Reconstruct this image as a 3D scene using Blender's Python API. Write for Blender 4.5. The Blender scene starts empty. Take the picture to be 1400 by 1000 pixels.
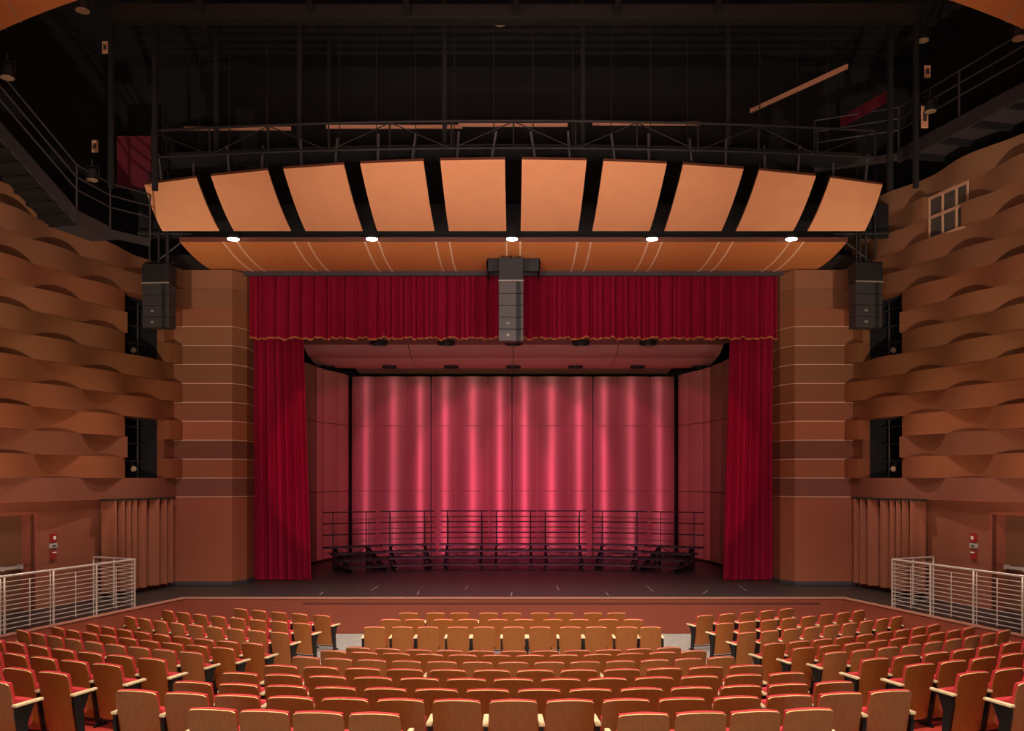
import bpy, bmesh, math, random
from math import sin, cos, pi, radians, sqrt, atan2, tan, asin
from mathutils import Vector, Matrix
random.seed(7)
sc = bpy.context.scene
COL = sc.collection
EYE = 4.2      # eye height above the pit floor
F = 1250.0     # focal length in pixels of the 1400 px frame

# ------------------------------------------------------------------ helpers
def obj(name, bm, mats, parent=None, smooth=False, loc=None):
    me = bpy.data.meshes.new(name)
    bm.normal_update()
    bm.to_mesh(me); bm.free()
    for m in (mats if isinstance(mats, (list, tuple)) else [mats]):
        me.materials.append(m)
    if smooth:
        for p in me.polygons: p.use_smooth = True
        me.set_sharp_from_angle(angle=radians(38))
    o = bpy.data.objects.new(name, me)
    COL.objects.link(o)
    if parent is not None: o.parent = parent
    if loc is not None: o.location = loc
    return o

def tag(o, label=None, cat=None, group=None, kind=None):
    if label: o['label'] = label
    if cat: o['category'] = cat
    if group: o['group'] = group
    if kind: o['kind'] = kind
    return o

def thing(name, label, cat, loc=(0, 0, 0), rz=0.0, group=None):
    o = bpy.data.objects.new(name, None); COL.objects.link(o)
    o.empty_display_size = .2
    o.location = loc; o.rotation_euler = (0, 0, rz)
    return tag(o, label, cat, group)

def struct(name, bm, mats, label=None, cat=None, parent=None, smooth=False):
    o = obj(name, bm, mats, parent, smooth)
    o['kind'] = 'structure'
    if parent is None: tag(o, label, cat)
    return o

def dup(root, loc, rz=0.0, label=None, group=None, skip=()):
    r = root.copy(); COL.objects.link(r)
    r.location = loc; r.rotation_euler = (0, 0, rz)
    if label: r['label'] = label
    if group: r['group'] = group
    for ch in list(root.children):
        if ch.name.split('.')[0] in skip: continue
        c = ch.copy(); COL.objects.link(c); c.parent = r
        for g in list(ch.children):
            d = g.copy(); COL.objects.link(d); d.parent = c
    return r

def box(bm, x0, x1, y0, y1, z0, z1, mi=0, mat=None):
    v = [bm.verts.new(p) for p in ((x0,y0,z0),(x1,y0,z0),(x1,y1,z0),(x0,y1,z0),(x0,y0,z1),(x1,y0,z1),(x1,y1,z1),(x0,y1,z1))]
    if mat is not None:
        for q in v: q.co = mat @ q.co
    for f in ((0,3,2,1),(4,5,6,7),(0,1,5,4),(1,2,6,5),(2,3,7,6),(3,0,4,7)):
        bm.faces.new([v[i] for i in f]).material_index = mi
    return v

def bevel(bm, w, seg=2):
    bmesh.ops.bevel(bm, geom=list(bm.edges), offset=w, segments=seg, affect='EDGES', profile=.6, clamp_overlap=True)

def tube(bm, pts, r, n=8, mi=0, cap=True):
    pts = [Vector(p) for p in pts]
    rings = []
    for i, p in enumerate(pts):
        if i == 0: d = pts[1] - p
        elif i == len(pts) - 1: d = p - pts[i-1]
        else: d = (pts[i+1] - p).normalized() + (p - pts[i-1]).normalized()
        d.normalize()
        a = Vector((0, 0, 1)) if abs(d.z) < .9 else Vector((1, 0, 0))
        s = d.cross(a).normalized(); t = s.cross(d).normalized()
        rings.append([bm.verts.new(p + r * (cos(2*pi*k/n) * s + sin(2*pi*k/n) * t)) for k in range(n)])
    for a, b in zip(rings, rings[1:]):
        for k in range(n):
            bm.faces.new((a[k], a[(k+1) % n], b[(k+1) % n], b[k])).material_index = mi
    if cap:
        bm.faces.new(rings[0][::-1]).material_index = mi
        bm.faces.new(rings[-1]).material_index = mi

def bar(bm, a, b, w, h, mi=0):
    """rectangular bar from a to b, w horizontal, h vertical"""
    a, b = Vector(a), Vector(b)
    d = (b - a).normalized()
    up = Vector((0, 0, 1)) if abs(d.z) < .95 else Vector((0, 1, 0))
    s = d.cross(up).normalized() * w / 2; t = s.cross(d).normalized() * h / 2
    v = [bm.verts.new(p) for p in (a-s-t, a+s-t, a+s+t, a-s+t, b-s-t, b+s-t, b+s+t, b-s+t)]
    for f in ((0,1,2,3),(7,6,5,4),(0,4,5,1),(1,5,6,2),(2,6,7,3),(3,7,4,0)):
        bm.faces.new([v[i] for i in f]).material_index = mi
    bmesh.ops.recalc_face_normals(bm, faces=bm.faces)

def cyl(bm, c, r0, r1, z0, z1, n=20, mi=0):
    a = [bm.verts.new((c[0]+r0*cos(2*pi*k/n), c[1]+r0*sin(2*pi*k/n), z0)) for k in range(n)]
    b = [bm.verts.new((c[0]+r1*cos(2*pi*k/n), c[1]+r1*sin(2*pi*k/n), z1)) for k in range(n)]
    for k in range(n):
        bm.faces.new((a[k], a[(k+1) % n], b[(k+1) % n], b[k])).material_index = mi
    bm.faces.new(a[::-1]).material_index = mi; bm.faces.new(b).material_index = mi

def prism(bm, poly, z0, z1, mi=0):
    a = [bm.verts.new((p[0], p[1], z0)) for p in poly]
    b = [bm.verts.new((p[0], p[1], z1)) for p in poly]
    n = len(poly)
    for k in range(n):
        bm.faces.new((a[k], a[(k+1) % n], b[(k+1) % n], b[k])).material_index = mi
    bm.faces.new(a[::-1]).material_index = mi; bm.faces.new(b).material_index = mi
    bmesh.ops.recalc_face_normals(bm, faces=bm.faces)

def grid(bm, rows, mi=0, flip=False):
    """rows: list of lists of points"""
    vs = [[bm.verts.new(p) for p in r] for r in rows]
    for a, b in zip(vs, vs[1:]):
        for i in range(len(a) - 1):
            q = (a[i], a[i+1], b[i+1], b[i])
            bm.faces.new(q[::-1] if flip else q).material_index = mi
    return vs

def slab(bm, rows, off, mi=0):
    """closed thick sheet: grid 'rows' plus the same grid shifted by off"""
    off = Vector(off)
    A = [[bm.verts.new(p) for p in r] for r in rows]
    B = [[bm.verts.new(Vector(p) + off) for p in r] for r in rows]
    n, m = len(rows), len(rows[0])
    F_ = lambda *q: setattr(bm.faces.new(q), 'material_index', mi)
    for i in range(n-1):
        for j in range(m-1):
            F_(A[i][j], A[i][j+1], A[i+1][j+1], A[i+1][j])
            F_(B[i][j], B[i+1][j], B[i+1][j+1], B[i][j+1])
    for i in range(n-1):
        F_(A[i][0], A[i+1][0], B[i+1][0], B[i][0]); F_(A[i][m-1], B[i][m-1], B[i+1][m-1], A[i+1][m-1])
    for j in range(m-1):
        F_(A[0][j], B[0][j], B[0][j+1], A[0][j+1]); F_(A[n-1][j], A[n-1][j+1], B[n-1][j+1], B[n-1][j])
    bmesh.ops.recalc_face_normals(bm, faces=bm.faces)

def srgb(r, g, b):
    f = lambda c: (c/255/12.92) if c/255 <= .04045 else ((c/255+.055)/1.055)**2.4
    return (f(r), f(g), f(b), 1)

ORD = ['first','second','third','fourth','fifth','sixth','seventh','eighth','ninth','tenth','eleventh','twelfth','thirteenth','fourteenth','fifteenth','sixteenth','seventeenth']

# ------------------------------------------------------------------ materials
def mat(name, col, rough=.6, metal=0, spec=.5, noise=0, nscale=8, bump=0, bscale=60, emit=None, estr=0, stretch=None):
    m = bpy.data.materials.new(name); m.use_nodes = True
    nt = m.node_tree; b = nt.nodes['Principled BSDF']
    b.inputs['Base Color'].default_value = col
    b.inputs['Roughness'].default_value = rough
    b.inputs['Metallic'].default_value = metal
    b.inputs['Specular IOR Level'].default_value = spec
    tc = nt.nodes.new('ShaderNodeTexCoord')
    src = tc.outputs['Object']
    if stretch:
        mp = nt.nodes.new('ShaderNodeMapping'); mp.inputs['Scale'].default_value = stretch
        nt.links.new(src, mp.inputs['Vector']); src = mp.outputs['Vector']
    if noise:
        n = nt.nodes.new('ShaderNodeTexNoise'); n.inputs['Scale'].default_value = nscale; n.inputs['Detail'].default_value = 4
        nt.links.new(src, n.inputs['Vector'])
        mx = nt.nodes.new('ShaderNodeMixRGB'); mx.blend_type = 'MULTIPLY'; mx.inputs['Fac'].default_value = 1
        rp = nt.nodes.new('ShaderNodeValToRGB')
        rp.color_ramp.elements[0].position = .3; rp.color_ramp.elements[1].position = .7
        rp.color_ramp.elements[0].color = (1-noise, 1-noise, 1-noise, 1); rp.color_ramp.elements[1].color = (1, 1, 1, 1)
        nt.links.new(n.outputs['Fac'], rp.inputs['Fac'])
        mx.inputs['Color1'].default_value = col
        nt.links.new(rp.outputs['Color'], mx.inputs['Color2'])
        nt.links.new(mx.outputs['Color'], b.inputs['Base Color'])
    if bump:
        n2 = nt.nodes.new('ShaderNodeTexNoise'); n2.inputs['Scale'].default_value = bscale
        nt.links.new(src, n2.inputs['Vector'])
        bp = nt.nodes.new('ShaderNodeBump'); bp.inputs['Strength'].default_value = bump; bp.inputs['Distance'].default_value = .01
        nt.links.new(n2.outputs['Fac'], bp.inputs['Height']); nt.links.new(bp.outputs['Normal'], b.inputs['Normal'])
    if emit:
        b.inputs['Emission Color'].default_value = emit; b.inputs['Emission Strength'].default_value = estr
    return m

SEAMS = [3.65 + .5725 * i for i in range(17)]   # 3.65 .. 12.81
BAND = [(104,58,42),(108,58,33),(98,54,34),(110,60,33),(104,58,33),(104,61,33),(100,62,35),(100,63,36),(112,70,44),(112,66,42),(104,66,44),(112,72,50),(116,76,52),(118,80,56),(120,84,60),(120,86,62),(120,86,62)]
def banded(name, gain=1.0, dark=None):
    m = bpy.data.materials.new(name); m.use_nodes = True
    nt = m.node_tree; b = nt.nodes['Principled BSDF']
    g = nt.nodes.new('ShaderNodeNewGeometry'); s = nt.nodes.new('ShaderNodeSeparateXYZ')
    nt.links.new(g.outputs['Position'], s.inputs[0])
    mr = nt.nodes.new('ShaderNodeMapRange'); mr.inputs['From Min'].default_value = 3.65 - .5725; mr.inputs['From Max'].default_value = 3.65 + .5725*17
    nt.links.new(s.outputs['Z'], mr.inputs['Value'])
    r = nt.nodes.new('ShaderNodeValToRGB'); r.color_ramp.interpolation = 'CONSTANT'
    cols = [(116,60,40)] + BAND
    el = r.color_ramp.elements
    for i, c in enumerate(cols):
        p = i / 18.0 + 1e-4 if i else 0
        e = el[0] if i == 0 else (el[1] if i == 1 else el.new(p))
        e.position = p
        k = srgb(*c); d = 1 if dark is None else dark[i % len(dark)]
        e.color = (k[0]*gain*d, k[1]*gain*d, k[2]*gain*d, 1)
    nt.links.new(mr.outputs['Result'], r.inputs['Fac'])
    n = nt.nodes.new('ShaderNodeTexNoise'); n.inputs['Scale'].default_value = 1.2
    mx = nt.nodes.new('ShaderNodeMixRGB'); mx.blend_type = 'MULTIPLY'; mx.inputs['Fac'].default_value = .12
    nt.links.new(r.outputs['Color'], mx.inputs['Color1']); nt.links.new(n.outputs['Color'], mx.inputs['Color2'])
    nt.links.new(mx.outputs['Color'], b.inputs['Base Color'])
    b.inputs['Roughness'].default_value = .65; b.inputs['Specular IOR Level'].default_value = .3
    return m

M = dict(
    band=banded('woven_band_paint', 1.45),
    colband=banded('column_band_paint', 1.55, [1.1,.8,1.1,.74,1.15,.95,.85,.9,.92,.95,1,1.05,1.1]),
    seam=mat('pale_trim_ledge_light', srgb(196,150,122), .5),
    brightseam=mat('bright_reveal', srgb(255,214,176), .5),
    nosing=mat('stage_nosing', srgb(185,125,105), .5),
    terracotta=mat('terracotta_paint', srgb(146,68,46), .6, noise=.1, nscale=1.5),
    lowerwall=mat('terracotta_wall', srgb(138,74,50), .7, noise=.1, nscale=1.5),
    doorm=mat('door_paint', srgb(118,74,52), .5),
    doorframe=mat('door_frame_paint', srgb(140,72,54), .5),
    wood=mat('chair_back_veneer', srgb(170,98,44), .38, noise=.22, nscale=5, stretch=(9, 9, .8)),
    edgehighlight=mat('chair_edge_highlight', srgb(250,205,140), .4),
    maple=mat('maple_arm', srgb(250,220,170), .4, noise=.1, nscale=10),
    red=mat('red_upholstery', srgb(205,48,52), .8, noise=.15, nscale=60, bump=.2, bscale=220),
    black=mat('black_metal', srgb(24,22,22), .45, metal=.3),
    carpet=mat('red_carpet', srgb(190,48,28), .95, noise=.3, nscale=25, bump=.4, bscale=300),
    concrete=mat('grey_aisle', srgb(150,140,132), .8, noise=.3, nscale=6),
    stage=mat('black_stage_boards', srgb(34,31,30), .42, noise=.35, nscale=3, stretch=(.35, 2, 1)),
    apron=mat('stage_wing_floor', srgb(50,48,44), .5, noise=.3, nscale=4),
    tape=mat('pale_tape', srgb(105,90,84), .7),
    curtain=mat('crimson_velvet', srgb(140,2,42), .85, spec=.2, noise=.25, nscale=9, stretch=(6, 6, .4)),
    hem=mat('gold_hem', srgb(170,96,50), .7),
    browncurtain=mat('brown_drape', srgb(140,74,48), .85, noise=.15, nscale=6, stretch=(6, 6, .4)),
    shell=mat('shell_panel', srgb(192,126,122), .34, spec=.9),
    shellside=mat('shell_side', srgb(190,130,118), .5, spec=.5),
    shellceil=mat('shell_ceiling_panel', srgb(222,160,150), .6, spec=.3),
    shelldark=mat('shell_shadow_panel', srgb(132,92,70), .6),  # shaded copy of the shell colour, for panels the beams miss
    cloud=mat('cloud_panel', srgb(230,158,112), .42, noise=.06, nscale=2),
    cloudlow=mat('lower_cloud_panel', srgb(226,140,78), .45, noise=.06, nscale=2),
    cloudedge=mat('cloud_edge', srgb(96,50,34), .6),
    blackout=mat('blackout_wall', srgb(13,9,9), .9),
    ribs=mat('ribbed_deck', srgb(12,8,8), .8),
    darksteel=mat('dark_steel', srgb(36,30,30), .55, metal=.2),
    steelgrey=mat('grey_steel', srgb(54,48,50), .55, metal=.2),
    brownsteel=mat('brown_steel', srgb(24,16,16), .7),
    header=mat('dark_header', srgb(58,50,50), .7),
    stainless=mat('stainless_rail', srgb(226,212,200), .35, metal=.55),
    beige=mat('beige_strip', srgb(210,150,120), .7),
    speaker=mat('speaker_box', srgb(74,68,66), .5),
    speakerside=mat('speaker_box_dark', srgb(50,46,46), .5),
    speakerdark=mat('speaker_gap', srgb(18,15,16), .6),
    speakertrim=mat('speaker_trim', srgb(150,140,130), .4, metal=.4),
    lamp=mat('lamp_glow', (1, .93, .82, 1), .4, emit=(1, .93, .82, 1), estr=14),
    dimlens=mat('lamp_lens', srgb(170,140,110), .15, spec=1),
    redplastic=mat('alarm_red', srgb(150,34,34), .4),
    greyplastic=mat('grey_plastic', srgb(170,155,150), .5),
    white=mat('white_lens', srgb(240,225,215), .3),
    magentapaint=mat('crimson_side_panel', srgb(96,14,34), .7),
    riser=mat('riser_deck', srgb(30,24,26), .6),
    riserframe=mat('riser_frame', srgb(8,5,6), .6),
)
def brushed(m, met, rough, an):
    nt = m.node_tree; b = nt.nodes['Principled BSDF']
    b.inputs['Metallic'].default_value = met; b.inputs['Roughness'].default_value = rough
    b.inputs['Anisotropic'].default_value = an
    tg = nt.nodes.new('ShaderNodeTangent'); tg.direction_type = 'RADIAL'; tg.axis = 'Z'
    b.inputs['Anisotropic Rotation'].default_value = ROT
    nt.links.new(tg.outputs['Tangent'], b.inputs['Tangent'])
ROT = .25
brushed(M['shell'], .58, .62, .85); brushed(M['shellside'], .2, .6, .85)
def glass_mat():
    m = bpy.data.materials.new('booth_glass'); m.use_nodes = True
    b = m.node_tree.nodes['Principled BSDF']
    b.inputs['Base Color'].default_value = (.6, .55, .5, 1); b.inputs['Roughness'].default_value = .05
    b.inputs['Transmission Weight'].default_value = .9; b.inputs['IOR'].default_value = 1.1
    return m
M['glass'] = glass_mat()

# ------------------------------------------------------------------ camera
cam = bpy.data.objects.new('camera', bpy.data.cameras.new('camera')); COL.objects.link(cam)
cam.location = (0, 0, EYE); cam.rotation_euler = (pi/2, 0, 0)
cam.data.sensor_width = 36; cam.data.lens = 36 * F / 1400
cam.data.shift_y = 155 / 1400; cam.data.shift_x = -2 / 1400
cam.data.clip_end = 200
sc.camera = cam

STG = .986      # stage level above pit floor
YF = 24.8       # stage front edge
SX = 8.97       # half width of straight stage front
def edge_x(y):  # inner edge of the side platform
    return SX + .26 * (YF - y)
def wall_x(y):  # side wall line
    return 10.24 + .2516 * (27.2 - y)

# ------------------------------------------------------------------ house floor
CEN = 27.6
ROWS = [  # radius, height of chair top under the eye
    (19.3, 2.12), (18.6, 2.16), (17.7, 2.263), (16.8, 2.345), (15.9, 2.43), (13.4, 2.83), (12.5, 2.893), (11.6, 2.995)]
CH = .88
SIDE = {  # radius: start x (positive), start y, seats
    11.6: (4.75, 16.75, 9), 12.5: (4.98, 15.76, 9), 13.4: (5.27, 15.02, 9), 15.9: (4.90, 12.45, 7),
    16.8: (5.16, 11.66, 6), 17.7: (5.40, 10.78, 5), 18.6: (5.57, 9.85, 3)}
PH0, KAP = radians(21), 1/16.
def side_start(r):
    ks = sorted(SIDE)
    if r <= ks[0]: a, b = ks[0], ks[1]
    elif r >= ks[-1]: a, b = ks[-2], ks[-1]
    else:
        for a, b in zip(ks, ks[1:]):
            if a <= r <= b: break
    t = (r - a) / (b - a)
    return (SIDE[a][0] + t*(SIDE[b][0]-SIDE[a][0]), SIDE[a][1] + t*(SIDE[b][1]-SIDE[a][1]))
def side_pt(x0, y0, t, ph0=PH0, kap=KAP):
    """point after arc length t outward from (x0,y0), and tangent angle"""
    if abs(kap) < 1e-6: return x0 + t*cos(ph0), y0 + t*sin(ph0), ph0
    a = ph0 + t*kap
    return x0 + (sin(a)-sin(ph0))/kap, y0 - (cos(a)-cos(ph0))/kap, a
def curve(r):
    pts = []
    te = {True: .225}[True]
    half = []
    for i in range(11):
        th = i/10*te
        half.append((r*sin(th), CEN - r*cos(th), 0))
    x0, y0 = side_start(r)
    for t in (-.36, 0, .8, 1.6, 2.4, 3.2, 4.0, 4.8, 5.6):
        p = side_pt(x0, y0, t); half.append((p[0], p[1], 1 if t > -.3 else 2))
    L = [(-x, y, k) for x, y, k in half[::-1]]
    return L + half[1:]
bm = bmesh.new()
def fl(H): return EYE - H - CH
rb = [(24.5, fl(2.12)), (19.75, fl(2.12)), (18.97, fl(2.16)), (18.08, fl(2.263)), (17.18, fl(2.345)), (16.3, fl(2.43)), (15.4, fl(2.43)),
      (13.8, fl(2.83)), (12.9, fl(2.893)), (12.0, fl(2.995)), (11.0, 0)]
# terraces: each strip flat at its own height, a riser down to the next one
strips = [(24.5, 18.97, fl(2.12), fl(2.12)), (18.97, 18.08, fl(2.16), fl(2.16)), (18.08, 17.18, fl(2.263), fl(2.263)), (17.18, 16.28, fl(2.345), fl(2.345)),
          (16.28, 15.35, fl(2.43), fl(2.43)), (15.35, 13.82, fl(2.43), fl(2.83)), (13.82, 12.92, fl(2.83), fl(2.83)), (12.92, 12.02, fl(2.893), fl(2.893)),
          (12.02, 11.0, fl(2.995), fl(2.995))]
prevz = None
for (ra, rc, za, zb) in strips:
    A, B = curve(ra), curve(rc)
    if prevz is not None and abs(prevz - za) > 1e-4:
        T = [bm.verts.new((p[0], p[1], prevz)) for p in A]; U = [bm.verts.new((p[0], p[1], za)) for p in A]
        for i in range(len(A)-1):
            bm.faces.new((T[i], U[i], U[i+1], T[i+1])).material_index = 1
    a = [bm.verts.new((p[0], p[1], za)) for p in A]; b = [bm.verts.new((p[0], p[1], zb)) for p in B]
    for i in range(len(A)-1):
        n = len(A)//2
        j = i if i >= n else len(A)-2-i
        off = j - n          # 0..9 centre block, 10 aisle, then side
        mi = 1 if off == 10 else 0
        if (ra, rc) in ((15.35, 13.82), (24.5, 18.97)) or off == 10: mi = 1
        bm.faces.new((a[i], a[i+1], b[i+1], b[i])).material_index = mi
    prevz = zb
A = curve(11.0)
T = [bm.verts.new((p[0], p[1], prevz)) for p in A]; U = [bm.verts.new((p[0], p[1], 0)) for p in A]
for i in range(len(A)-1): bm.faces.new((T[i], U[i], U[i+1], T[i+1])).material_index = 1
v = [bm.verts.new(p) for p in ((-11.5, 13.5, 0), (11.5, 13.5, 0), (9.4, YF-.02, 0), (-9.4, YF-.02, 0))]
bm.faces.new(v).material_index = 1
bmesh.ops.recalc_face_normals(bm, faces=bm.faces)
struct('floor', bm, [M['carpet'], M['concrete']], 'stepped red carpeted seating floor with grey aisles and pit', 'floor')

# ------------------------------------------------------------------ stage
bm = bmesh.new()
front = [(-SX, YF), (SX, YF), (edge_x(14.5), 14.5), (13.8, 14.5), (13.8, 20), (11.6, 30), (-11.6, 30), (-13.8, 20), (-13.8, 14.5), (-edge_x(14.5), 14.5)]
prism(bm, front, -.3, STG - .02)
struct('wall_stage_front', bm, M['terracotta'], 'terracotta stage front and side platform wall behind the front seats', 'wall')
bm = bmesh.new()
prism(bm, [(p[0], p[1]) for p in front], STG - .02, STG)
box(bm, -9, 9, 28.0, 39, STG - .15, STG + .002)
struct('floor_stage', bm, M['stage'], 'black boarded stage floor running back under the risers', 'stage floor')
# pale nosing along the edge of stage and platforms
bm = bmesh.new()
e = [(-edge_x(14.5), 14.5), (-SX, YF), (SX, YF), (edge_x(14.5), 14.5)]
for a, b in zip(e, e[1:]): bar(bm, (a[0], a[1]-.01, STG-.02), (b[0], b[1]-.01, STG-.02), .04, .05)
struct('trim_1', bm, M['nosing'], 'pale nosing strip along the front edge of the stage', 'trim')
bm = bmesh.new()
bar(bm, (-5.7, YF-.012, STG-.16), (8.3, YF-.012, STG-.16), .02, .035)
struct('trim_2', bm, M['cloudedge'], 'thin dark groove strip under the stage nosing', 'trim')
# tape marks
def gfl(px, py):
    d = F*(EYE-STG)/(py-655); return Vector(((px-702)*d/F, d, STG+.006))
for i, (px, py, px2, py2) in enumerate(sorted(((508,808,518,801),(636,807,640,801),(570,814,573,809),(699,816,700,810),(764,808,761,801),(832,815,828,810),(893,809,883,801),(1020,808,1010,801),(437,814,442,810),(960,813,968,808)))):
    bm = bmesh.new(); bar(bm, gfl(px, py), gfl(px2, py2), .03, .004)
    tag(obj('tape_mark', bm, M['tape']), 'short pale tape strip on the stage floor, %s from the left' % ORD[i], 'floor tape', 'tape strips on the stage floor')

# ------------------------------------------------------------------ proscenium columns
COLTOP = SEAMS[12]
for s in (-1, 1):
    side = 'left' if s < 0 else 'right'
    bm = bmesh.new()
    poly = [(s*10.9, 27.6), (s*8.5, 27.62), (s*8.22, 28.2), (s*8.22, 29.0), (s*10.9, 29.0)]
    # stacked bands so that every band is its own strip of faces
    zs = [STG, SEAMS[0]] + [z for z in SEAMS[1:13]]
    for z0, z1 in zip(zs, zs[1:]): prism(bm, poly, z0, z1 - .004)
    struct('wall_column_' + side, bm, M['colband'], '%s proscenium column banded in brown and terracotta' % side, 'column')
    bm = bmesh.new()
    for z in SEAMS[:10]:
        for a, b in zip(poly[:3], poly[1:4]):
            bar(bm, (a[0], a[1]-.008, z), (b[0], b[1]-.008, z), .02, .022)  # pale strips painted in place of light caught on the band ledges
    struct('trim_%d' % (3 if s < 0 else 4), bm, M['seam'], 'thin pale strips painting caught light on the %s proscenium column' % side, 'trim')
    bm = bmesh.new()
    for a, b in zip(poly[:3], poly[1:4]):
        bar(bm, (a[0], a[1]-.012, STG+.06), (b[0], b[1]-.012, STG+.06), .025, .11)
    struct('baseboard_' + side, bm, M['header'], 'dark baseboard at the foot of the %s column' % side, 'baseboard')

# ------------------------------------------------------------------ woven side walls
UL = Vector((-.2443, -.9697))   # unused direction helper
LEN = 15.5
def wpt(u, s, off):
    """u metres from the proscenium corner along the wall, off metres into the room"""
    dx, dy = .2440, -.9698
    nx, ny = -.9698, -.2440         # inward normal for the right wall (s=+1)
    return (s*(10.24 + dx*u + nx*off), 27.2 + dy*u + ny*off)
NODE, HALF, AMP = .52, 1.63, .128
def disp(u, k):
    w = sin(pi*(u-NODE)/HALF)
    return AMP * w * (1 if k % 2 == 0 else -1)
OPEN = [(.16, 1.98, 1, 3), (.16, 1.98, 7, 9)]     # u0,u1, first band, last band (bands count from seam 0)
for s in (-1, 1):
    side = 'left' if s < 0 else 'right'
    opens = OPEN + ([(3.05, 4.45, 12, 13)] if s > 0 else [])
    bm = bmesh.new()
    for k in range(0, 15):
        z0, z1 = SEAMS[k], SEAMS[k+1]
        u0 = -.45
        if s < 0 and k >= 12: u0 = (5.3, 6.7, 7.8)[k-12]
        spans = [[u0, LEN]]
        for (a, b, k0, k1) in opens:
            if k0 <= k <= k1:
                out = []
                for sp in spans:
                    if a < sp[1] and b > sp[0]:
                        if a > sp[0] + .05: out.append([sp[0], a])
                        out.append([b, sp[1]])
                    else: out.append(sp)
                spans = out
        for (a, b) in spans:
            n = max(2, int((b-a)/.11))
            us = [a + (b-a)*i/n for i in range(n+1)]
            par = k if k > 0 else 0
            amp = 1.0 if k > 0 else .45
            fr, bk = [], []
            for u in us:
                x, y = wpt(u, s, disp(u, k)*amp + .02)
                fr.append((x, y)); bk.append(wpt(u, s, -.30))
            f0 = [bm.verts.new((p[0], p[1], z0)) for p in fr]; f1 = [bm.verts.new((p[0], p[1], z1)) for p in fr]
            b0 = [bm.verts.new((p[0], p[1], z0)) for p in bk]; b1 = [bm.verts.new((p[0], p[1], z1)) for p in bk]
            for i in range(n):
                q = [(f0[i], f0[i+1], f1[i+1], f1[i]), (f1[i], f1[i+1], b1[i+1], b1[i]), (b0[i], b0[i+1], f0[i+1], f0[i]), (b0[i], b1[i], b1[i+1], b0[i+1])]
                for qq in q: bm.faces.new(qq)
            bm.faces.new((f0[0], f1[0], b1[0], b0[0])); bm.faces.new((f0[-1], b0[-1], b1[-1], f1[-1]))
    bmesh.ops.recalc_face_normals(bm, faces=bm.faces)
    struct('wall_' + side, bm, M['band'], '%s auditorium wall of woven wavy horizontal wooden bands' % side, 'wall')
    # lower wall with door opening
    bm = bmesh.new()
    OFFL = -.25
    def lw(u, z): x, y = wpt(u, s, OFFL); return (x, y, z)
    def quadpanel(ua, ub, za, zb, off=OFFL, th=.12, mi=0, b=bm):
        p = [wpt(ua, s, off), wpt(ub, s, off), wpt(ub, s, off-th), wpt(ua, s, off-th)]
        prism(b, p, za, zb, mi)
    DU0, DU1, DZ = 5.05, 6.55, 3.33
    quadpanel(-.3, DU0, STG, SEAMS[0]+.05)
    quadpanel(DU0, DU1, DZ, SEAMS[0]+.05)
    quadpanel(DU1, LEN, STG, SEAMS[0]+.05)
    struct('wall_lower_' + side, bm, M['lowerwall'], 'plain terracotta lower wall with a doorway under the %s woven bands' % side, 'wall')
    # door
    bm = bmesh.new()
    quadpanel(DU0-.02, DU1+.02, STG, DZ, off=OFFL-.38, th=.05, b=bm)
    d = struct('door_%d' % (1 if s < 0 else 2), bm, M['doorm'], 'brown double exit door recessed in the %s lower wall' % side, 'door')
    bm = bmesh.new()
    for (a, b_, za, zb) in ((DU0-.09, DU0, STG, DZ+.09), (DU1, DU1+.09, STG, DZ+.09), (DU0, DU1, DZ, DZ+.09)):
        quadpanel(a, b_, za, zb, off=OFFL+.03, th=.44, b=bm)
    obj('door_frame', bm, M['doorframe'], d)['kind'] = 'structure'
    bm = bmesh.new()
    a = wpt(DU0+.12, s, OFFL-.27); b_ = wpt(DU1-.12, s, OFFL-.27)
    bar(bm, (a[0], a[1], 2.05), (b_[0], b_[1], 2.05), .05, .07)
    for uu in (DU0+.12, DU0+.72, DU1-.12):
        a = wpt(uu, s, OFFL-.24); c = wpt(uu, s, OFFL-.38)
        bar(bm, (a[0], a[1], 2.05), (c[0], c[1], 2.05), .06, .11)
    obj('panic_bar', bm, M['stainless'], d)

    # fire alarm devices
    u = 4.45
    ry = atan2(-.9698, s*.2440)
    def dev(name, label, cat, z, w, h, th, m, parts=()):
        t = thing(name, label, cat, (*wpt(u, s, OFFL), z), 0)
        X = Vector((s*.2440, -.9698, 0)); N = Vector((-s*.9698, -.2440, 0))
        def bb(c, w, h, d0, d1):
            bm = bmesh.new()
            pts = []
            for (i, j, k) in ((-1,0,-1),(1,0,-1),(1,1,-1),(-1,1,-1),(-1,0,1),(1,0,1),(1,1,1),(-1,1,1)):
                q = X*(c[0] + i*w/2) + N*(d1 if j else d0); q.z = c[1] + k*h/2; pts.append(bm.verts.new(q))
            for f in ((0,3,2,1),(4,5,6,7),(0,1,5,4),(1,2,6,5),(2,3,7,6),(3,0,4,7)): bm.faces.new([pts[i] for i in f])
            bmesh.ops.recalc_face_normals(bm, faces=bm.faces); bevel(bm, .006, 2)
            return bm
        obj('housing', bb((0, 0), w, h, -.01, th), m, t)
        for (nm, c, w2, h2, m2) in parts:
            obj(nm, bb(c, w2, h2, th-.01, th+.02), m2, t)
    dev('alarm_strobe', 'red fire alarm strobe with white lens high on the %s lower wall' % side, 'fire alarm', 2.72, .17, .22, .06, M['redplastic'], (('lens', (0, 0), .06, .09, M['white']),))
    dev('switch_box', 'grey control box under the red strobe on the %s lower wall' % side, 'switch box', 2.52, .24, .12, .05, M['greyplastic'], (('switch', (0, 0), .12, .03, M['header']),))
    dev('pull_station', 'red fire alarm pull station below the grey box on the %s lower wall' % side, 'fire alarm', 2.28, .16, .2, .05, M['redplastic'], (('pull_handle', (0, .07), .12, .03, M['white']),))

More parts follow.
